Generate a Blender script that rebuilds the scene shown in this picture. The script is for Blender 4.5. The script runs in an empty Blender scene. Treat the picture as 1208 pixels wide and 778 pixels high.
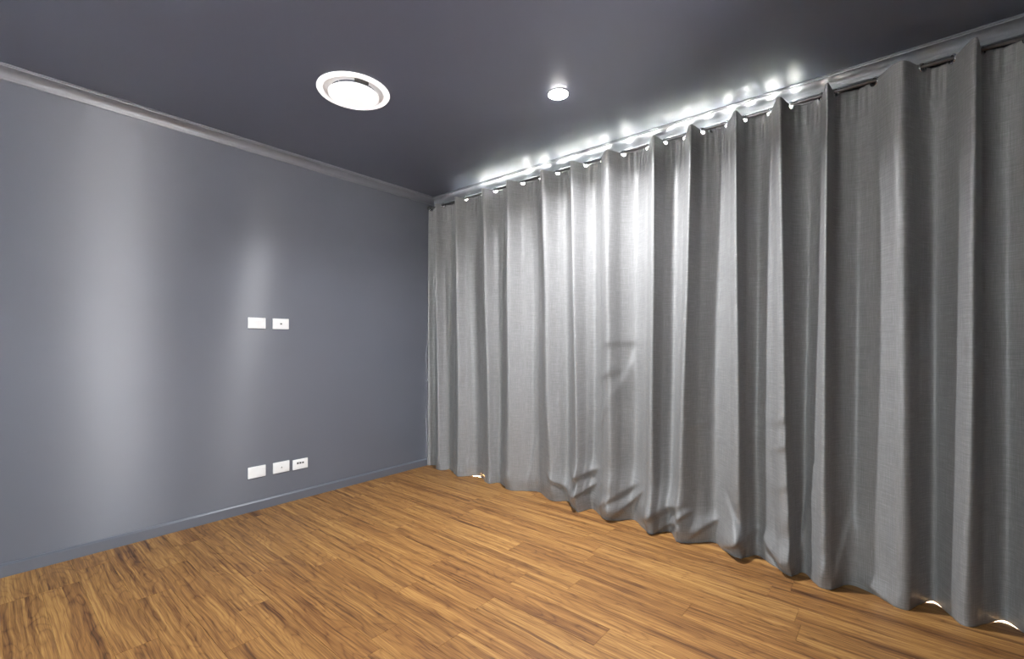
import bpy, bmesh, math, random
import numpy as np
from mathutils import Vector, Matrix

random.seed(7)
rng = np.random.default_rng(7)
SC = bpy.context.scene
COL = SC.collection

# ------------------------------------------------------------------ camera
# room frame: the corner of the plain wall (y = 0) and the window wall (x = 0) is the origin
F_PX, YAW, Y0, CAM_H, CAM_D, CAM_X = 537.9, 40.065, 403.0, 1.109, 3.216, 2.723
cam_data = bpy.data.cameras.new('camera')
cam_data.sensor_fit = 'HORIZONTAL'
cam_data.sensor_width = 36.0
cam_data.lens = 36.0 * F_PX / 1208.0
cam_data.shift_y = (Y0 - 389.0) / 1208.0
cam_data.clip_start = 0.02
cam = bpy.data.objects.new('camera', cam_data)
COL.objects.link(cam)
cam.location = (-CAM_X, -CAM_D, CAM_H)
cam.rotation_euler = (math.radians(90), 0, math.radians(YAW - 90))
SC.camera = cam

# ------------------------------------------------------------------ light and exposure
SC.view_settings.view_transform = 'Standard'
SC.view_settings.look = 'None'
SC.view_settings.gamma = 1.0
SC.view_settings.use_curve_mapping = False
SC.view_settings.exposure = 0.0
SC.cycles.sample_clamp_indirect = 90.0      # daylight spilling over the curtain rail is very bright

SKY = 19.0                      # bright overcast daylight, the same all round
world = bpy.data.worlds.new('overcast_sky')
world.use_nodes = True
bg = world.node_tree.nodes['Background']
bg.inputs['Color'].default_value = (0.93, 0.96, 1.0, 1)
bg.inputs['Strength'].default_value = SKY
SC.world = world

sun_data = bpy.data.lights.new('sun', 'SUN')          # stands outside the curtained window
sun_data.energy = 2600.0
sun_data.angle = math.radians(2)
sun_data.color = (1.0, .97, .92)
sun = bpy.data.objects.new('sun', sun_data)
COL.objects.link(sun)
sun.rotation_euler = Vector((-.62, .10, -.78)).to_track_quat('-Z', 'Y').to_euler()

ROOM_X, ROOM_Y, ROOM_H = -4.4, -4.6, 2.4      # far side wall, wall behind the camera, ceiling
WT = 0.14                                     # wall thickness
WIN_R = (-2.90, -0.42, 0.03, 2.338)            # window wall opening: y0, y1, z0, z1
WIN_L = (-3.85, -3.10, 0.03, 0.95)            # unseen low window, added and tinted for the light under the hem
WIN_S = (-2.20, -0.80, 0.40, 2.12)            # unseen side window, added for fill light
WIN_B = (-1.80, -1.26, 0.03, 2.12)            # opening behind the camera: x0, x1, z0, z1


def portal(name, loc, rot, sx, sy):
    l = bpy.data.lights.new(name, 'AREA')
    l.shape = 'RECTANGLE'
    l.size, l.size_y = sx, sy
    l.cycles.is_portal = True
    o = bpy.data.objects.new(name, l)
    COL.objects.link(o)
    o.location, o.rotation_euler = loc, rot
    return o


H90 = math.pi / 2
portal('daylight_portal', (WT + .02, (WIN_R[0] + WIN_R[1]) / 2, 1.18), (H90, 0, H90), WIN_R[1] - WIN_R[0], 2.3)
portal('daylight_portal', (ROOM_X - WT - .02, (WIN_S[0] + WIN_S[1]) / 2, (WIN_S[2] + WIN_S[3]) / 2), (H90, 0, -H90), WIN_S[1] - WIN_S[0], WIN_S[3] - WIN_S[2])
portal('daylight_portal', ((WIN_B[0] + WIN_B[1]) / 2, ROOM_Y - WT - .02, 1.075), (H90, 0, 0), WIN_B[1] - WIN_B[0], 2.1)

# ------------------------------------------------------------------ materials
def srgb(r, g, b):
    def f(c):
        c /= 255.0
        return c / 12.92 if c <= 0.04045 else ((c + 0.055) / 1.055) ** 2.4
    return (f(r), f(g), f(b), 1.0)


class NT:
    def __init__(self, name):
        self.m = bpy.data.materials.new(name)
        self.m.use_nodes = True
        self.t = self.m.node_tree
        self.b = self.t.nodes['Principled BSDF']

    def n(self, kind, **kw):
        nd = self.t.nodes.new(kind)
        for k, v in kw.items():
            if k.startswith('i_'):
                key = k[2:]
                nd.inputs[int(key) if key.isdigit() else key].default_value = v
            else:
                setattr(nd, k, v)
        return nd

    def l(self, a, b):
        self.t.links.new(a, b)

    def noise(self, vec, scale, detail=3, rough=.55, dist=0.0):
        nd = self.n('ShaderNodeTexNoise')
        nd.inputs['Scale'].default_value = scale
        nd.inputs['Detail'].default_value = detail
        nd.inputs['Roughness'].default_value = rough
        nd.inputs['Distortion'].default_value = dist
        self.l(vec, nd.inputs['Vector'])
        return nd.outputs['Fac']

    def mapping(self, vec, scale=(1, 1, 1), loc=(0, 0, 0)):
        nd = self.n('ShaderNodeMapping')
        nd.inputs['Scale'].default_value = scale
        nd.inputs['Location'].default_value = loc
        self.l(vec, nd.inputs['Vector'])
        return nd.outputs['Vector']

    def ramp(self, fac, stops):
        nd = self.n('ShaderNodeValToRGB')
        el = nd.color_ramp.elements
        while len(el) < len(stops):
            el.new(.5)
        for e, (p, c) in zip(el, stops):
            e.position, e.color = p, c
        self.l(fac, nd.inputs['Fac'])
        return nd.outputs['Color']

    def math(self, op, a, b=None, c=None, clamp=False):
        nd = self.n('ShaderNodeMath', operation=op, use_clamp=clamp)
        for i, v in enumerate((a, b, c)):
            if v is None:
                continue
            if isinstance(v, (int, float)):
                nd.inputs[i].default_value = v
            else:
                self.l(v, nd.inputs[i])
        return nd.outputs[0]

    def mix(self, fac, a, b, mode='MIX'):
        nd = self.n('ShaderNodeMix', data_type='RGBA', blend_type=mode)
        for i, v in ((0, fac), (6, a), (7, b)):
            if isinstance(v, (int, float)):
                nd.inputs[i].default_value = v
            elif isinstance(v, tuple):
                nd.inputs[i].default_value = v
            else:
                self.l(v, nd.inputs[i])
        return nd.outputs[2]

    def bump(self, height, strength, dist=.001):
        nd = self.n('ShaderNodeBump')
        nd.inputs['Strength'].default_value = strength
        nd.inputs['Distance'].default_value = dist
        self.l(height, nd.inputs['Height'])
        self.l(nd.outputs['Normal'], self.b.inputs['Normal'])

    def set(self, **kw):
        for k, v in kw.items():
            self.b.inputs[k.replace('_', ' ')].default_value = v
        return self


def paint(name, col, rough, spec=.5, bump=.05, aniso=0.0, ior=1.5):
    q = NT(name)
    tc = q.n('ShaderNodeTexCoord').outputs['Object']
    big = q.noise(tc, 1.3, 2)
    c0 = tuple(x * .96 for x in col[:3]) + (1,)
    c1 = tuple(x * 1.04 for x in col[:3]) + (1,)
    q.l(q.ramp(big, [(.3, c0), (.7, c1)]), q.b.inputs['Base Color'])
    q.set(Roughness=rough, Specular_IOR_Level=spec, IOR=ior)
    if aniso:
        q.b.inputs['Anisotropic'].default_value = aniso
        tg = q.n('ShaderNodeCombineXYZ')
        tg.inputs[2].default_value = 1.0
        q.l(tg.outputs[0], q.b.inputs['Tangent'])
    q.bump(q.noise(tc, 260, 2), bump, .0006)
    return q.m


def plain(name, col, rough=.4, metal=0.0, spec=.5):
    q = NT(name)
    tc = q.n('ShaderNodeTexCoord').outputs['Object']
    nz = q.noise(tc, 40, 2)
    c0 = tuple(x * .97 for x in col[:3]) + (1,)
    q.l(q.ramp(nz, [(.35, c0), (.65, col)]), q.b.inputs['Base Color'])
    q.set(Roughness=rough, Metallic=metal, Specular_IOR_Level=spec)
    return q.m


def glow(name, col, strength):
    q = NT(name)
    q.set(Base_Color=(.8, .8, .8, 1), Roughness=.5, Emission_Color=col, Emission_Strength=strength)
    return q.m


def fabric():
    q = NT('curtain_fabric')
    uv = q.n('ShaderNodeUVMap', uv_map='UVMap').outputs['UV']      # metres along cloth, metres up
    warp = q.noise(q.mapping(uv, (900, 26, 1)), 1.0, 3, .6)
    weft = q.noise(q.mapping(uv, (22, 700, 1)), 1.0, 3, .6)
    slub = q.noise(q.mapping(uv, (9, 300, 1), (5, 3, 0)), 1.0, 2, .5)
    slubv = q.noise(q.mapping(uv, (420, 7, 1), (2, 9, 0)), 1.0, 2, .5)
    w = q.math('ADD', q.math('MULTIPLY', warp, .5), q.math('MULTIPLY', weft, .5))
    s = q.math('ADD', q.math('MULTIPLY', slub, .5), q.math('MULTIPLY', slubv, .5))
    hgt = q.math('ADD', q.math('MULTIPLY', w, .65), q.math('MULTIPLY', s, .55))
    c = q.ramp(hgt, [(.42, (.148, .148, .150, 1)), (.60, (.230, .230, .233, 1)), (.74, (.335, .335, .339, 1))])
    q.l(c, q.b.inputs['Base Color'])
    q.set(Roughness=.42, Specular_IOR_Level=.55)
    q.bump(hgt, .35, .0012)
    return q.m


def wood():
    q = NT('plank_wood')
    tc = q.n('ShaderNodeTexCoord').outputs['Object']
    rnd = q.n('ShaderNodeObjectInfo').outputs['Random']
    off = q.n('ShaderNodeCombineXYZ')
    q.l(q.math('MULTIPLY', rnd, 37.0), off.inputs[0])
    q.l(q.math('MULTIPLY', rnd, 91.0), off.inputs[1])
    q.l(q.math('MULTIPLY', rnd, 13.0), off.inputs[2])
    va = q.n('ShaderNodeVectorMath', operation='ADD')
    q.l(tc, va.inputs[0]); q.l(off.outputs[0], va.inputs[1])
    v = va.outputs[0]
    # slow wander so the grain swerves round knots
    wv = q.n('ShaderNodeTexNoise', i_Scale=1.0, i_Detail=2.0)
    q.l(q.mapping(v, (7, 3.2, 1)), wv.inputs['Vector'])
    sub = q.n('ShaderNodeVectorMath', operation='SUBTRACT')
    q.l(wv.outputs['Color'], sub.inputs[0]); sub.inputs[1].default_value = (.5, .5, .5)
    sc = q.n('ShaderNodeVectorMath', operation='MULTIPLY')
    q.l(sub.outputs[0], sc.inputs[0]); sc.inputs[1].default_value = (.024, .10, 0)
    ad = q.n('ShaderNodeVectorMath', operation='ADD')
    q.l(v, ad.inputs[0]); q.l(sc.outputs[0], ad.inputs[1])
    vw = ad.outputs[0]
    broad = q.noise(q.mapping(vw, (22, .9, 1)), 1.0, 3, .6)
    streak = q.noise(q.mapping(vw, (95, 1.8, 1), (3, 1, 0)), 1.0, 5, .7)
    fine = q.noise(q.mapping(vw, (290, 8, 1), (1, 7, 0)), 1.0, 3, .65)
    # contour lines of a slow field: cathedral figure
    fld = q.noise(q.mapping(vw, (10, 1.5, 1), (8, 2, 0)), 1.0, 2, .45)
    ring = q.math('PINGPONG', q.math('MULTIPLY', fld, 30.0), 1.0)
    ringd = q.math('POWER', ring, 4.0)
    # occasional dark mineral streaks
    dark = q.noise(q.mapping(vw, (38, 1.3, 1), (6, 4, 0)), 1.0, 3, .6)
    darkm = q.math('MULTIPLY', q.math('SUBTRACT', dark, .56, clamp=True), 1.25)
    # three narrow strips to a plank, a little different in tone
    sep = q.n('ShaderNodeSeparateXYZ'); q.l(tc, sep.inputs[0])
    strip = q.math('FLOOR', q.math('DIVIDE', q.math('ADD', sep.outputs[0], .063), .0631))
    stw = q.n('ShaderNodeTexWhiteNoise', noise_dimensions='2D')
    cmb = q.n('ShaderNodeCombineXYZ')
    q.l(strip, cmb.inputs[0]); q.l(q.math('MULTIPLY', rnd, 57.0), cmb.inputs[1])
    q.l(cmb.outputs[0], stw.inputs['Vector'])
    tone = q.math('ADD', q.math('MULTIPLY', broad, .55), q.math('MULTIPLY', streak, .72))
    tone = q.math('ADD', tone, q.math('MULTIPLY', fine, .42))
    tone = q.math('ADD', tone, q.math('MULTIPLY', ringd, -.10))
    tone = q.math('SUBTRACT', tone, darkm)
    tone = q.math('ADD', tone, q.math('MULTIPLY', q.math('SUBTRACT', stw.outputs['Value'], .5), .11))
    c = q.ramp(tone, [(.48, srgb(64, 40, 26)), (.63, srgb(100, 66, 39)), (.77, srgb(136, 95, 54)),
                      (.88, srgb(158, 115, 65)), (1.0, srgb(182, 139, 82))])
    wn = q.n('ShaderNodeTexWhiteNoise', noise_dimensions='1D')
    q.l(rnd, wn.inputs['W'])
    c = q.mix(q.math('MULTIPLY', wn.outputs['Value'], .25), c, q.mix(1.0, c, (1.0, .88, .80, 1), 'MULTIPLY'))
    q.l(c, q.b.inputs['Base Color'])
    rg = q.math('ADD', .40, q.math('MULTIPLY', streak, .12))
    q.l(rg, q.b.inputs['Roughness'])
    q.set(Specular_IOR_Level=.35)
    q.bump(q.math('ADD', q.math('MULTIPLY', streak, .5), fine), .12, .0008)
    return q.m


WALL_C = (.126, .136, .165, 1)
CEIL_C = (.088, .098, .140, 1)
M = {
    'wall': paint('charcoal_wall_paint', WALL_C, .37, .75, .04, .95),
    'ceiling': paint('charcoal_ceiling_paint', CEIL_C, .44, 1.0, .03),
    'trim': paint('charcoal_trim_paint', (.140, .147, .172, 1), .36, 1.0, .02),
    'skirt': paint('blue_grey_skirting_paint', (.118, .130, .160, 1), .28, 1.0, .02),
    'fabric': fabric(),
    'lining': plain('white_bounce_lining', (.85, .85, .84, 1), .8),  # white back added to bounce daylight up past the rod
    'wood': wood(),
    'sub': plain('underlay', (.05, .04, .03, 1), .9),
    'white': plain('white_plastic', (.86, .86, .86, 1), .35),
    'hole': plain('dark_socket', (.05, .05, .05, 1), .6),
    'greyplug': plain('grey_socket', (.22, .22, .22, 1), .5),
    'rod': plain('gunmetal', (.13, .13, .135, 1), .30, .9),
    'chrome': plain('chrome', (.75, .75, .76, 1), .18, 1.0),
    'alu': plain('white_aluminium', (.82, .82, .83, 1), .35),
    'paving': plain('pale_paving', (.55, .54, .52, 1), .9),
    'low_bounce': plain('low_bounce_ground', (.029, .027, .029, 1), .95),  # unseen ground, made near black to cut sun bounced into the room
    'led': glow('led_lens', (1.0, .98, .96, 1), 300.0),
    'panel': glow('white_panel_glow', (1.0, 1.0, 1.0, 1), .55),  # glow added to bring the white disc and rim up to full white
    'rim': glow('white_rim_glow', (1.0, 1.0, 1.0, 1), .75),
}


def glass(name, tint):
    q = NT(name)
    gt = q.n('ShaderNodeBsdfTransparent'); gg = q.n('ShaderNodeBsdfGlossy'); gm = q.n('ShaderNodeMixShader')
    gg.inputs['Roughness'].default_value = .02
    gt.inputs['Color'].default_value = tint
    gm.inputs[0].default_value = .05
    q.l(gt.outputs[0], gm.inputs[1]); q.l(gg.outputs[0], gm.inputs[2])
    q.l(gm.outputs[0], q.t.nodes['Material Output'].inputs['Surface'])
    return q.m


M['glass'] = glass('clear_glass', (.94, .97, .96, 1))
M['tinted_glass'] = glass('tinted_glass', (.14, .15, .16, 1))

# ------------------------------------------------------------------ mesh helpers
def bm_new():
    return bmesh.new()


def box(bm, x0, x1, y0, y1, z0, z1, bevel=0.0, seg=2):
    r = bmesh.ops.create_cube(bm, size=1.0)
    vs = r['verts']
    for v in vs:
        v.co = Vector((x0 + (v.co.x + .5) * (x1 - x0), y0 + (v.co.y + .5) * (y1 - y0), z0 + (v.co.z + .5) * (z1 - z0)))
    if bevel:
        es = list({e for v in vs for e in v.link_edges})
        bmesh.ops.bevel(bm, geom=es, offset=bevel, segments=seg, affect='EDGES', profile=.5)
    return bm


def lathe(bm, prof, n=48, axis='Z', origin=(0, 0, 0), closed=False):
    """prof: list of (radius, height)"""
    rows = []
    for r, h in prof:
        row = []
        for i in range(n):
            a = 2 * math.pi * i / n
            p = (r * math.cos(a), r * math.sin(a), h)
            if axis == 'Y':
                p = (p[0], p[2], p[1])
            elif axis == 'X':
                p = (p[2], p[0], p[1])
            row.append(bm.verts.new((p[0] + origin[0], p[1] + origin[1], p[2] + origin[2])))
        rows.append(row)
    pairs = list(zip(rows, rows[1:]))
    if closed:
        pairs.append((rows[-1], rows[0]))
    for a, b in pairs:
        for i in range(n):
            bm.faces.new((a[i], a[(i + 1) % n], b[(i + 1) % n], b[i]))
    if not closed:
        for row in (rows[0], rows[-1]):
            bm.faces.new(row)
    bmesh.ops.recalc_face_normals(bm, faces=bm.faces[:])
    return bm


def obj(name, bm, mat, parent=None, smooth=False, kind=None, label=None, cat=None, group=None):
    me = bpy.data.meshes.new(name)
    bm.to_mesh(me)
    bm.free()
    me.materials.append(M[mat])
    if smooth:
        me.polygons.foreach_set('use_smooth', [True] * len(me.polygons))
        try:
            me.set_sharp_from_angle(angle=math.radians(35))
        except Exception:
            pass
    o = bpy.data.objects.new(name, me)
    COL.objects.link(o)
    if parent:
        o.parent = parent
    tag(o, label, cat, group, kind)
    return o


def tag(o, label=None, cat=None, group=None, kind=None):
    for k, v in (('label', label), ('category', cat), ('group', group), ('kind', kind)):
        if v:
            o[k] = v
    return o


def empty(name, loc=(0, 0, 0), label=None, cat=None, group=None, kind=None):
    o = bpy.data.objects.new(name, None)
    COL.objects.link(o)
    o.location = loc
    o.empty_display_size = .05
    return tag(o, label, cat, group, kind)


# ------------------------------------------------------------------ room shell
# floor: underlay plus separate planks laid along the window wall
b = box(bm_new(), ROOM_X - WT, WT, ROOM_Y - WT, WT, -.12, -.0125)
floor = obj('floor', b, 'sub', kind='structure', label='warm brown wood plank floor running along the curtain')
PW, PL, GAP = .126, .915, .0003
plank_mesh = None
nrow = int(math.ceil((0 - ROOM_X) / PW))
mesh_cache = {}
for r in range(nrow):
    x1 = -r * PW
    x0 = max(x1 - PW, ROOM_X)
    y = -random.random() * PL
    cuts = [0.0]
    while y > ROOM_Y:
        cuts.append(y)
        y -= PL
    cuts.append(ROOM_Y)
    for ya, yb in zip(cuts, cuts[1:]):
        L, W = ya - yb, x1 - x0
        if L < .02 or W < .02:
            continue
        key = (round(L, 3), round(W, 3))
        me = mesh_cache.get(key)
        if me is None:
            bb = box(bm_new(), -W / 2 + GAP, W / 2 - GAP, -L / 2 + GAP, L / 2 - GAP, -.012, 0, .0005, 1)
            me = bpy.data.meshes.new('plank')
            bb.to_mesh(me); bb.free()
            me.materials.append(M['wood'])
            mesh_cache[key] = me
        o = bpy.data.objects.new('plank', me)
        COL.objects.link(o)
        o.parent = floor
        o.location = ((x0 + x1) / 2, (ya + yb) / 2, random.uniform(-.0003, 0))

obj('ceiling', box(bm_new(), ROOM_X - WT, WT, ROOM_Y - WT, WT, ROOM_H, ROOM_H + .1), 'ceiling', kind='structure',
    label='dark charcoal satin ceiling')
obj('wall_left', box(bm_new(), ROOM_X - WT, WT, 0, WT, -.02, ROOM_H), 'wall', kind='structure',
    label='charcoal grey painted wall with the power points')


def holed_wall(name, axis, c0, c1, a0, a1, holes):
    """axis X: wall slab between x=c0..c1 running along y"""
    bm = bm_new()
    parts, at = [], a0
    for h0, h1, z0, z1 in sorted(holes):
        parts += [(at, h0, -.02, ROOM_H), (h0, h1, -.02, z0), (h0, h1, z1, ROOM_H)]
        at = h1
    parts.append((at, a1, -.02, ROOM_H))
    for (p, q_, u, v) in parts:
        if axis == 'X':
            box(bm, c0, c1, p, q_, u, v)
        else:
            box(bm, p, q_, c0, c1, u, v)
    return obj(name, bm, 'wall', kind='structure')


holed_wall('wall_right', 'X', 0, WT, ROOM_Y - WT, 0, [WIN_R, WIN_L])
holed_wall('wall_side', 'X', ROOM_X - WT, ROOM_X, ROOM_Y - WT, 0, [WIN_S])
holed_wall('wall_back', 'Y', ROOM_Y - WT, ROOM_Y, ROOM_X, 0, [WIN_B])


def glazed_door(name, axis, c, hole, leaves, glass='glass'):
    h0, h1, z0, z1 = hole
    root = empty(name, kind='structure')
    fw_ = .05

    def bar(nm, p, q_, u, v, t0, t1, mat='alu', par=root):
        bm = bm_new()
        if axis == 'X':
            box(bm, c + t0, c + t1, p, q_, u, v, .003, 1)
        else:
            box(bm, p, q_, c + t0, c + t1, u, v, .003, 1)
        return obj(nm, bm, mat, par)
    bar('frame_head', h0, h1, z1 - .03, z1, -.05, .05)
    bar('frame_sill', h0, h1, z0, z0 + .035, -.05, .05)
    bar('frame_jamb', h0, h0 + fw_, z0, z1, -.05, .05)
    bar('frame_jamb', h1 - fw_, h1, z0, z1, -.05, .05)
    w = (h1 - h0 - 2 * fw_) / leaves
    for i in range(leaves):
        p = h0 + fw_ + i * w
        t = -.03 if i % 2 else .0
        bar('stile', p, p + .04, z0 + .036, z1 - .031, t, t + .028)
        bar('stile', p + w - .04, p + w, z0 + .036, z1 - .031, t, t + .028)
        bar('pane', p + .04, p + w - .04, z0 + .04, z1 - .034, t + .011, t + .017, glass)
    return root


glazed_door('window_1', 'X', WT / 2, WIN_R, 3)
glazed_door('hem_light_window', 'X', WT / 2, WIN_L, 1, 'tinted_glass')
glazed_door('fill_window', 'X', ROOM_X - WT / 2, WIN_S, 2)
# doorway behind the camera, with an unseen open door added to shade the curtain
door = empty('door_1', kind='structure')
for p, q_ in ((WIN_B[0], WIN_B[0] + .03), (WIN_B[1] - .03, WIN_B[1])):
    obj('frame_jamb', box(bm_new(), p, q_, ROOM_Y - WT, ROOM_Y + .008, 0, WIN_B[3], .003, 1), 'trim', door)
obj('frame_head', box(bm_new(), WIN_B[0], WIN_B[1], ROOM_Y - WT, ROOM_Y + .008, WIN_B[3] - .03, WIN_B[3], .003, 1), 'trim', door)
light_blocking_leaf = obj('light_blocking_leaf', box(bm_new(), WIN_B[1] + .005, WIN_B[1] + .043, ROOM_Y + .03, ROOM_Y + .86, .012, 2.08, .003, 1), 'trim', door)
for sx in (-1, 1):
    bm = bm_new()
    xh = WIN_B[1] + .024 + sx * .019
    lathe(bm, [(.026, 0), (.026, sx * .006), (.009, sx * .008), (.009, sx * .045)], 20, 'X', (xh, ROOM_Y + .80, 1.0))
    box(bm, min(xh + sx * .036, xh + sx * .052), max(xh + sx * .036, xh + sx * .052), ROOM_Y + .68, ROOM_Y + .81, .991, 1.009, .004, 2)
    obj('handle', bm, 'chrome', light_blocking_leaf)

# cove cornices (profile: distance from wall, drop from ceiling)
CP = [(0, 0), (.058, 0), (.058, -.006), (.053, -.0075), (.051, -.012)]
for i in range(9):
    a = math.radians(10 + i * 80 / 8)
    CP.append((.051 - .041 * math.sin(a) * 1.0, -.012 - .036 * (1 - math.cos(a))))
CP += [(.0085, -.050), (.007, -.058), (0, -.058)]


def cornice(name, axis, wall, sgn, a0, a1):
    """extruded along the wall; mitred at both ends"""
    bm = bm_new()
    n = len(CP)
    ends = []
    for e, sg in ((a0, 1), (a1, -1)):
        row = []
        for d, z in CP:
            al = e + sg * d
            off = wall + sgn * d
            row.append(bm.verts.new((off, al, ROOM_H + z) if axis == 'Y' else (al, off, ROOM_H + z)))
        ends.append(row)
    for i in range(n):
        bm.faces.new((ends[0][i], ends[0][(i + 1) % n], ends[1][(i + 1) % n], ends[1][i]))
    bm.faces.new(ends[0]); bm.faces.new(ends[1])
    bmesh.ops.recalc_face_normals(bm, faces=bm.faces[:])
    return obj(name, bm, 'trim', smooth=True, kind='structure')


cornice('trim_1', 'X', 0, -1, ROOM_X, 0)
cornice('trim_2', 'Y', 0, -1, ROOM_Y, 0)
cornice('trim_3', 'X', ROOM_Y, 1, ROOM_X, 0)
cornice('trim_4', 'Y', ROOM_X, 1, ROOM_Y, 0)


def skirting(name, axis, wall, sgn, a0, a1):
    prof = [(0, 0), (.013, 0), (.013, .053), (.0115, .0545), (.006, .0610), (.004, .062), (0, .062)]
    bm = bm_new()
    ends = [[bm.verts.new((wall + sgn * d, e, z) if axis == 'Y' else (e, wall + sgn * d, z)) for d, z in prof] for e in (a0, a1)]
    n = len(prof)
    for i in range(n):
        bm.faces.new((ends[0][i], ends[0][(i + 1) % n], ends[1][(i + 1) % n], ends[1][i]))
    bm.faces.new(ends[0]); bm.faces.new(ends[1])
    bmesh.ops.recalc_face_normals(bm, faces=bm.faces[:])
    return obj(name, bm, 'skirt', kind='structure')


skirting('baseboard_left', 'X', 0, -1, ROOM_X, 0)
skirting('baseboard_right', 'Y', 0, -1, ROOM_Y, WIN_L[0] - .02)
skirting('baseboard_side', 'Y', ROOM_X, 1, ROOM_Y, WIN_S[0] - .02)
skirting('baseboard_back', 'X', ROOM_Y, 1, WIN_B[1] + .06, 0)

obj('patio', box(bm_new(), WT, 5, ROOM_Y - 5, 5, -.3, -.16), 'paving', kind='structure')
obj('unseen_ground', box(bm_new(), ROOM_X - 9, WT, ROOM_Y - 9, 5, -.32, -.18), 'low_bounce', kind='structure')

# ------------------------------------------------------------------ curtain
FW = np.array([math.cos(math.radians(YAW)), math.sin(math.radians(YAW))])
RT = np.array([math.sin(math.radians(YAW)), -math.cos(math.radians(YAW))])


def y_at(px, x):
    """world y where the sight line of an image column meets the vertical plane at this x"""
    d = FW + RT * (px - 604.0) / F_PX
    return (x + CAM_X) / d[0] * d[1] - CAM_D


def z_at(px, py, x):
    d = FW + RT * (px - 604.0) / F_PX
    return CAM_H + (Y0 - py) * ((x + CAM_X) / d[0]) / F_PX


SOLID_OFF = -1.0
ROD_X, ROD_Z, ROD_R = -.058, 2.304, .0085
# (y, x) of fold crests and hollows at the top and at the hem, from the corner outwards
ridge_top_x = [-.125, -.140, -.145, -.155, -.158, -.160, -.165, -.170, -.170, -.170, -.170, -.172, -.172, -.176]
ridge_top = [y_at(p, x) for p, x in zip((514.5, 538, 570, 599, 639, 674, 716, 771, 815, 868, 920, 976, 1063, 1150), ridge_top_x)]
ridge_bot = [(518, -.125), (541, -.140), (578, -.115), (600, -.145), (652, -.125), (681, -.194), (719, -.188), (768, -.205),
             (800, -.215), (870, -.218), (931, -.255), (971, -.275), (1067, -.232), (1138, -.237)]
val_top_px = [529, 558, 591, 626, 665, 700, 750, 796, 843, 892, 950, 1008, 1105, 1187]
val_bot = [(530, -.065), (562, -.050), (588, -.060), (632, -.045), (669, -.065), (698, -.080), (747, -.080), (789, -.105),
           (842, -.095), (893, -.110), (947, -.140), (1003, -.145), (1102, -.100), (1186, -.100)]
eye_r = [523, 550, 584, 616.7, 658, 691.6, 735, 785, 829, 875.6, 933, 985.5, 1087, 1160]
eye_l = {6: 708.4, 7: 764.4, 8: 807.5, 9: 857, 10: 908, 11: 968, 12: 1029.5, 13: 1123.5}
RX, VX = -.008, .006                    # cloth reaches a little past the measured crests and hollows
ct, cb = [(-.012, -.075), (-.075, -.030)], [(-.014, -.090), (-.075, -.050)]
for i in range(14):
    rt_, rb_ = (ridge_top[i], ridge_top_x[i] + RX), (y_at(*ridge_bot[i]), ridge_bot[i][1] + RX * .6)
    vt_, vb_ = (y_at(val_top_px[i], ROD_X), -.018 - .006 * (i % 2)), (y_at(*val_bot[i]), val_bot[i][1] + VX)
    pt, pb = ct[-1], cb[-1]
    yl = y_at(eye_l[i], ROD_X) if i in eye_l else (pt[0] + rt_[0]) / 2
    yr = y_at(eye_r[i], ROD_X)
    ct += [(yl, ROD_X), rt_, (yr, ROD_X), vt_]
    cb += [((pb[0] + rb_[0]) / 2, (pb[1] + rb_[1]) / 2), rb_, ((rb_[0] + vb_[0]) / 2, (rb_[1] + vb_[1]) / 2), vb_]
for k in range(4):                      # past the frame's edge
    yk = -3.66 - .2 * k
    ct += [(yk + .05, ROD_X), (yk, -.155), (yk - .05, ROD_X), (yk - .1, -.018)]
    cb += [(yk + .07, -.155), (yk + .02, -.225), (yk - .03, -.155), (yk - .08, -.09)]
ctl_t, ctl_b = np.array(ct), np.array(cb)
for c in (ctl_t, ctl_b):                # keep the order of folds
    for i in range(1, len(c)):
        c[i, 0] = min(c[i, 0], c[i - 1, 0] - .018)
NCTL = len(ctl_t)
# control kinds: 1 = crest, 0 = hollow, .5 = flank
KIND = np.array([.5, 0] + [.5, 1, .5, 0] * 18)[:NCTL]


def pchip(t, v):
    d = np.diff(v)
    m = np.zeros(len(v))
    same = d[:-1] * d[1:] > 0
    m[1:-1] = np.where(same, 2 * d[:-1] * d[1:] / np.where(same, d[:-1] + d[1:], 1), 0)
    m[0], m[-1] = d[0], d[-1]
    i = np.clip(np.floor(t).astype(int), 0, len(v) - 2)
    f = t - i
    f2, f3 = f * f, f * f * f
    return (2 * f3 - 3 * f2 + 1) * v[i] + (f3 - 2 * f2 + f) * m[i] + (-2 * f3 + 3 * f2) * v[i + 1] + (f3 - f2) * m[i + 1]


def plan(t, c):
    return pchip(t, c[:, 0]), pchip(t, c[:, 1])


# columns: even in cloth length at mid height
tt = np.linspace(0, NCTL - 1 - 1e-6, 24000)
ya, xa = plan(tt, (ctl_t + ctl_b) / 2)
ds = np.hypot(np.diff(ya), np.diff(xa))
S = np.concatenate([[0], np.cumsum(ds)])
NC = 1600
s_cols = np.linspace(0, S[-1], NC)
t_cols = np.interp(s_cols, S, tt)
zl = np.concatenate([np.linspace(0, .6, 80)[:-1], np.linspace(.6, 2.1, 110)[:-1], np.linspace(2.1, ROD_Z + .026, 44)])
NR = len(zl)
yt, xt = plan(t_cols, ctl_t)
yb_, xb_ = plan(t_cols, ctl_b)
T = np.clip(zl / ROD_Z, 0, 1.02)[:, None]
W = T ** .85
Y = yb_[None] * (1 - W) + yt[None] * W
Xc = xb_[None] * (1 - W) + xt[None] * W
Z = np.repeat(zl[:, None], NC, 1)
for r_ in range(NR):
    sg = .0055 + .0075 * math.exp(-zl[r_] / .25)
    ker = np.exp(-.5 * (np.arange(-14, 15) * (S[-1] / NC) / sg) ** 2)
    ker /= ker.sum()
    Xc[r_] = np.convolve(np.pad(Xc[r_], 14, mode='edge'), ker, 'valid')

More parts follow.
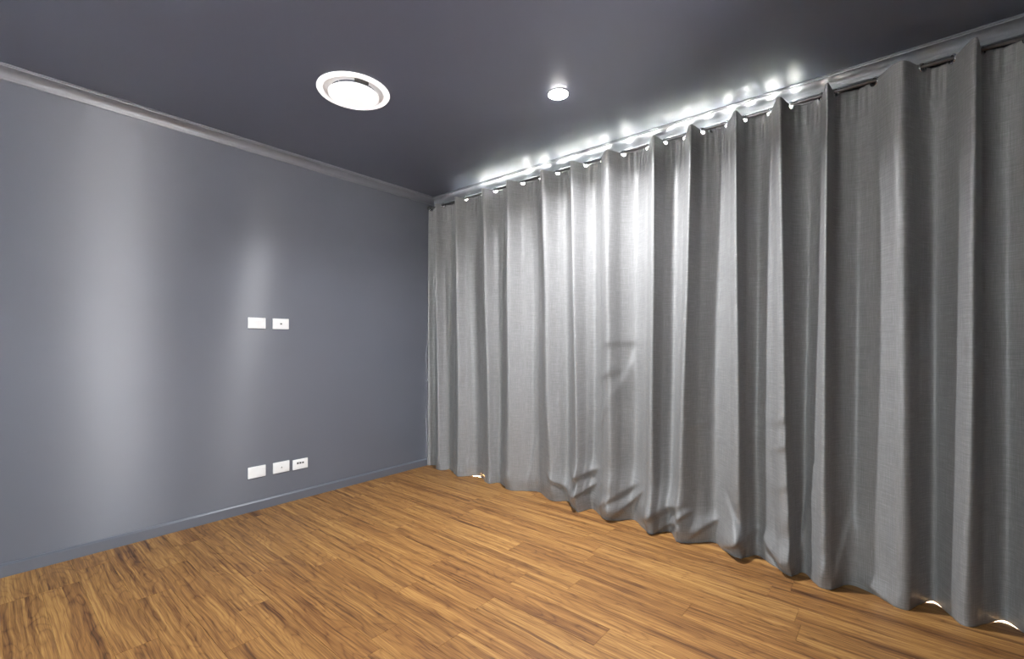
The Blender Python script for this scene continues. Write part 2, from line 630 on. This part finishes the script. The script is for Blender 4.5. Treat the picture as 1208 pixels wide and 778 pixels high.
# gentle individual waviness of every fold down its length
def vnoise(n, knots, amp, seed):
    r = np.random.default_rng(seed)
    k = r.normal(0, 1, knots)
    xx = np.linspace(0, knots - 1, n)
    i = np.clip(np.floor(xx).astype(int), 0, knots - 2)
    f = xx - i
    f = f * f * (3 - 2 * f)
    return amp * (k[i] * (1 - f) + k[i + 1] * f)


env = np.sin(math.pi * np.clip(T, 0, 1))[:, 0] ** .7
fold_id = t_cols
for i in range(1, NCTL, 2):
    wgt = np.clip(1 - np.abs(fold_id - i) / 2, 0, 1)
    wgt = wgt * wgt * (3 - 2 * wgt)
    Y += np.outer(vnoise(NR, 4, .0045, 100 + i) * env, wgt)
    Xc += np.outer(vnoise(NR, 4, .0055, 300 + i) * env, wgt)
# secondary soft flutes between the main folds
fl = vnoise(NC, 130, .0038, 11)
fl2 = vnoise(NC, 170, .0030, 12)
Xc += fl[None] * (1 - W) ** .5 + fl2[None] * (.25 + .75 * W)

# pinch gathers just under the heading in the hollows
hol = np.clip(1 - 2 * np.interp(t_cols, np.arange(NCTL), KIND), 0, 1) ** .5
g = np.exp(-((Z - (ROD_Z - .05)) / .09) ** 2)
Xc += .0045 * g * hol[None] * np.sin(s_cols * 2 * math.pi / .034)[None]

# breaks and dents where the cloth meets the floor or has been creased: (px,py) -> (px,py), width, depth
creases = [
    (706, 404, 750, 401, .065, .008), (747, 400, 722, 470, .060, .014), (700, 447, 728, 434, .055, .007),
    (671, 567, 695, 556, .040, .016), (673, 590, 693, 574, .030, .016), (640, 562, 669, 591, .045, .016),
    (703, 598, 746, 572, .055, .014), (716, 615, 750, 584, .035, .018), (700, 512, 716, 470, .035, .008),
    (756, 613, 801, 594, .060, .024), (770, 629, 797, 617, .025, .012),
    (810, 506, 827, 503, .025, .012), (800, 612, 813, 604, .030, .014), (812, 634, 840, 618, .035, .016),
    (856, 586, 885, 643, .045, -.016), (849, 648, 887, 630, .040, .020),
    (906, 502, 938, 488, .045, .010), (906, 533, 934, 522, .045, .009), (908, 579, 940, 567, .045, .006),
    (958, 556, 942, 672, .035, .014), (896, 636, 933, 672, .045, .016), (900, 655, 930, 678, .025, -.010),
    (618, 520, 611, 578, .035, .008), (1004, 618, 984, 690, .040, .012), (1018, 688, 1052, 712, .030, .010),
    (1102, 98, 1109, 124, .020, .010), (1107, 121, 1125, 131, .020, .012),
]
XM = -.19
for (p0, q0, p1, q1, wd, dp) in creases:
    a = np.array([y_at(p0, XM), max(z_at(p0, q0, XM), .0)])
    c = np.array([y_at(p1, XM), max(z_at(p1, q1, XM), .0)])
    ab = c - a
    L = np.hypot(*ab)
    ab /= L
    jj = np.where((Y.min(0) < max(a[0], c[0]) + .12) & (Y.max(0) > min(a[0], c[0]) - .12))[0]
    if len(jj) == 0:
        continue
    j0, j1 = jj[0], jj[-1] + 1
    dy, dz = Y[:, j0:j1] - a[0], Z[:, j0:j1] - a[1]
    u = (dy * ab[0] + dz * ab[1]) / L
    v = dy * ab[1] - dz * ab[0]                       # positive above the crease line
    tap = np.clip(np.minimum(u + .25, 1.25 - u) / .6, 0, 1)
    tap = tap * tap * (3 - 2 * tap)
    prof = np.where(v > 0, np.exp(-(np.abs(v) / (1.25 * wd)) ** 1.6), np.exp(-(v / (.42 * wd)) ** 2))
    gain = 1.7 if min(a[1], c[1]) < .35 else 1.0
    Xc[:, j0:j1] -= gain * dp * tap * prof

# the cloth is a little too long: crests belly out over the floor and the hem tucks back under
crest = np.clip(2 * np.interp(t_cols, np.arange(NCTL), KIND) - 1, 0, 1) ** .8
fi = (t_cols - 3) / 4
slackw = np.interp(fi, [0, 3, 4.2, 5, 10, 11, 12, 18], [.1, .25, .8, 1, 1, .5, .15, .1])
amp = slackw * (1 + .35 * vnoise(NC, 20, 1, 77))
ph = .012 * np.sin(fi * 5.1)
belly = np.exp(-((Z - .085 - ph[None]) / .055) ** 2) - .9 * np.exp(-((Z - .005) / .035) ** 2) + .35 * np.exp(-((Z - .24 - 2 * ph[None]) / .05) ** 2)
Xc -= .020 * belly * (amp * (.25 + .75 * crest))[None]
# slack in the last hand's breadth above the floor
low = np.exp(-(Z / .10) ** 2)
Xc += low * (vnoise(NC, 90, .005, 21)[None] * np.cos(Z * 26) + vnoise(NC, 60, .004, 22)[None])
# heading dips in the hollows, hem lifts a little in the hollows
hd = np.clip((Z - ROD_Z + .03) / .078, 0, 1)
dip = np.interp(t_cols, np.arange(NCTL), (1 - KIND) * .006)
Z = Z - hd * dip[None]
hem_ctl = [-.002] * NCTL
for i, hz in ((0, .003), (1, .003), (12, .005), (13, .0055), (14, .005)):      # hollows that stay clear of the floor
    hem_ctl[5 + 4 * i] = hz
hem = np.interp(t_cols, np.arange(NCTL), hem_ctl) + np.abs(vnoise(NC, 160, .0006, 31))
Z = Z + hem[None] * np.exp(-(Z / .06))
Xc = np.minimum(Xc, -.012)

co = np.stack([Xc, Y, Z], -1).reshape(-1, 3)
# eyelets: where the cloth crosses the rod
ri = int(np.argmin(np.abs(zl - (ROD_Z - .006))))
sg_ = np.sign(Xc[ri] - ROD_X)
cross = [j for j in range(NC - 1) if sg_[j] != sg_[j + 1]]
EYE = [(s_cols[j] + s_cols[j + 1]) / 2 for j in cross]
# cloth length at the rod's height, for round holes
srod = np.concatenate([[0], np.cumsum(np.hypot(np.diff(Y[ri]), np.diff(Xc[ri])))])
mask = np.ones((NR - 1, NC - 1), bool)
zc = (Z[:-1, :-1] + Z[1:, 1:]) / 2
scn = (srod[:-1] + srod[1:]) / 2
EYE_R, EYE_Z = .0165, ROD_Z - .006
for j in cross:
    mask &= ~(((scn[None] - scn[j]) ** 2 + (zc - EYE_Z) ** 2) < EYE_R ** 2)
idx = np.arange(NR * NC).reshape(NR, NC)
faces = np.stack([idx[:-1, :-1], idx[:-1, 1:], idx[1:, 1:], idx[1:, :-1]], -1)[mask]
me = bpy.data.meshes.new('fabric_panel')
me.vertices.add(len(co))
me.vertices.foreach_set('co', co.astype(np.float32).ravel())
me.loops.add(faces.size)
me.loops.foreach_set('vertex_index', faces.astype(np.int32).ravel())
me.polygons.add(len(faces))
me.polygons.foreach_set('loop_start', np.arange(0, faces.size, 4, dtype=np.int32))
me.polygons.foreach_set('loop_total', np.full(len(faces), 4, np.int32))
me.update(calc_edges=True)
uvl = me.uv_layers.new(name='UVMap')
uvv = np.stack([np.repeat(s_cols[None], NR, 0), np.repeat(zl[:, None], NC, 1)], -1).reshape(-1, 2)
uvl.data.foreach_set('uv', uvv[faces.ravel()].astype(np.float32).ravel())
me.polygons.foreach_set('use_smooth', [True] * len(faces))
me.materials.append(M['fabric'])
me.materials.append(M['lining'])
me.validate()
curtain = empty('curtain', (-.15, -2.0, 0), 'floor-length grey eyelet curtain hanging in deep folds from a metal rod', 'curtain')
panel = bpy.data.objects.new('fabric_panel', me)
COL.objects.link(panel)
panel.parent = curtain
sol = panel.modifiers.new('thickness', 'SOLIDIFY')
sol.thickness = .002
sol.offset = SOLID_OFF
sol.material_offset = 1
sol.use_rim = True
panel.matrix_parent_inverse = Matrix.Translation((.15, 2.0, 0))
# eyelet rings
ring_bm = bm_new()
lathe(ring_bm, [(.0155, -.0015), (.0162, -.0032), (.0190, -.0037), (.0212, -.0024), (.0217, 0), (.0212, .0024),
                (.0190, .0037), (.0162, .0032), (.0155, .0015)], 28, 'Z', closed=True)
ring_me = bpy.data.meshes.new('eyelet')
ring_bm.to_mesh(ring_me); ring_bm.free()
ring_me.polygons.foreach_set('use_smooth', [True] * len(ring_me.polygons))
ring_me.materials.append(M['chrome'])
for j in cross:
    o = bpy.data.objects.new('eyelet', ring_me)
    COL.objects.link(o)
    o.parent = curtain
    o.matrix_parent_inverse = Matrix.Translation((.15, 2.0, 0))
    j0, j1 = max(j - 4, 0), min(j + 5, NC - 1)
    tan = Vector((Xc[ri, j1] - Xc[ri, j0], Y[ri, j1] - Y[ri, j0], 0)).normalized()
    nrm = Vector((-tan.y, tan.x, 0))
    o.rotation_mode = 'QUATERNION'
    o.rotation_quaternion = nrm.to_track_quat('Z', 'Y')
    o.location = ((Xc[ri, j] + Xc[ri, j + 1]) / 2, (Y[ri, j] + Y[ri, j + 1]) / 2, EYE_Z)

# rod
rod = empty('curtain_rod', (ROD_X, 0, ROD_Z), 'thin dark metal rod threaded through the curtain eyelets', 'curtain rod')
bm = bm_new()
lathe(bm, [(ROD_R, -4.5), (ROD_R, -.03)], 24, 'Y')
obj('pole', bm, 'rod', rod, smooth=True)
bm = bm_new()
lathe(bm, [(.012, -.030), (.0165, -.028), (.0165, -.010), (.0235, -.008), (.0235, -.001)], 28, 'Y')
obj('end_bracket', bm, 'rod', rod, smooth=True)
for yy in (-2.42, -4.35):
    bm = bm_new()
    box(bm, -.006, -ROD_X, yy - .006, yy + .006, -.020, -.0105)
    box(bm, -ROD_X - .006, -ROD_X, yy - .018, yy + .018, -.055, .02)
    obj('wall_bracket', bm, 'rod', rod)

# ------------------------------------------------------------------ ceiling fittings
dl = empty('downlight', (-.748, -1.870, ROOM_H), 'small round lit downlight set in the dark ceiling', 'downlight')
bm = bm_new()
lathe(bm, [(.046, .0), (.053, .0), (.0535, -.0015), (.052, -.0030), (.046, -.0030)], 48, 'Z', closed=True)
obj('bezel', bm, 'white', dl, smooth=True)
bm = bm_new()
lathe(bm, [(.0495, -.002), (.0490, -.0040), (.044, -.0060), (.034, -.0076), (.020, -.0086), (.006, -.0090)], 48, 'Z')
obj('lens', bm, 'led', dl, smooth=True)
ld = bpy.data.lights.new('downlight_lamp', 'AREA')
ld.shape, ld.size = 'DISK', .075
ld.energy, ld.color = 48.0, (.97, .98, 1.0)
lo = bpy.data.objects.new('lamp', ld)
COL.objects.link(lo)
lo.parent = dl
lo.location = (0, 0, -.0115)
ld.spread = math.radians(150)

vt = empty('ceiling_fitting', (-1.447, -1.076, ROOM_H), 'large round white ceiling fitting with a hanging centre disc', 'ceiling fitting')  # disc and rim are whitened by added emission
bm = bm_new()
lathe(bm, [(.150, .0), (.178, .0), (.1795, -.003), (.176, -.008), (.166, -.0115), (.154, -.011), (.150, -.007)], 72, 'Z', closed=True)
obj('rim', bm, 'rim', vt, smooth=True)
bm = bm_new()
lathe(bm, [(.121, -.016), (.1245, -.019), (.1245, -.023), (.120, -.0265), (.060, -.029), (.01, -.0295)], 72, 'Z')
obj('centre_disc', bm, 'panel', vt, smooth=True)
bm = bm_new()
lathe(bm, [(.1495, -.0015), (.148, -.008), (.130, -.004), (.112, -.002)], 72, 'Z', closed=True)
obj('recess_ring', bm, 'alu', vt, smooth=True)
for k in range(4):
    bm = bm_new()
    a = math.radians(20 + 90 * k)
    lathe(bm, [(.004, -.016), (.004, -.001)], 10, 'Z', (math.cos(a) * .108, math.sin(a) * .108, 0))
    obj('hanger_pin', bm, 'chrome', vt)
bm = bm_new()
for k in range(9):
    a = math.radians(-118 + k * 3.2)
    box(bm, -.006, .006, -.0033, .0033, -.006, .006)
    bm.verts.ensure_lookup_table()
    for v in bm.verts[-8:]:
        v.co = Matrix.Rotation(a, 3, 'Z') @ (v.co + Vector((.134, 0, -.0115)))
obj('grille_clip', bm, 'hole', vt)

# ------------------------------------------------------------------ wall plates
def plate(name, x0, x1, z0, z1, label, cat):
    xc, zc_ = (x0 + x1) / 2, (z0 + z1) / 2
    w, h = (x1 - x0) / 2, (z1 - z0) / 2
    r = empty(name, (xc, 0, zc_), label, cat, 'white wall plates')
    obj('face_plate', box(bm_new(), -w, w, -.0095, 0, -h, h, .003, 3), 'white', r, smooth=True)
    return r


def power_point(x0, x1, z0, z1, label):
    r = plate('power_outlet', x0, x1, z0, z1, label, 'power outlet')
    for sx in (-1, 1):
        sw = obj('switch', box(bm_new(), sx * .036 - .006, sx * .036 + .006, -.0125, -.009, .012, .026, .0015, 2), 'white', r, smooth=True)
        for ang, dx, dz in ((30, -.0062, .003), (-30, .0062, .003), (0, 0, -.009)):
            bm = box(bm_new(), -.0008, .0008, -.0097, -.009, -.0035, .0035)
            bmesh.ops.rotate(bm, verts=bm.verts[:], cent=(0, 0, 0), matrix=Matrix.Rotation(math.radians(ang), 3, 'Y'))
            bmesh.ops.translate(bm, verts=bm.verts[:], vec=(sx * .026 + dx, 0, -.008 + dz))
            obj('slot', bm, 'white', r)
    return r


def coax(x0, x1, z0, z1, label, mat, rad):
    r = plate('aerial_socket', x0, x1, z0, z1, label, 'wall socket')
    bm = bm_new()
    lathe(bm, [(rad + .003, -.009), (rad + .003, -.0105), (rad + .001, -.0125), (rad, -.0125), (rad, -.009)], 24, 'Y')
    obj('collar', bm, 'white', r, smooth=True)
    bm = bm_new()
    lathe(bm, [(rad, -.0115), (rad, -.0132)], 20, 'Y')
    obj('socket_core', bm, mat, r)
    return r


power_point(-1.563, -1.455, 1.193, 1.265, 'white double power point at chest height beside the aerial socket')
coax(-1.410, -1.304, 1.192, 1.264, 'white aerial socket plate with dark centre at chest height', 'hole', .0055)
power_point(-1.563, -1.455, .214, .288, 'white double power point low on the wall near the skirting')
coax(-1.408, -1.300, .213, .287, 'white aerial socket plate with pale centre low above the skirting', 'greyplug', .0045)
dr = plate('data_socket', -1.277, -1.171, .210, .280, 'white plate with dark data ports low above the skirting', 'wall socket')
for k in range(3):
    pr = obj('port', box(bm_new(), -.026 + k * .018, -.012 + k * .018, -.0105, -.009, .002, .016 - .001 * k, .001, 1), 'greyplug', dr)
    obj('port_opening', box(bm_new(), -.0235 + k * .018, -.0145 + k * .018, -.0112, -.0095, .004, .0125), 'hole', pr)
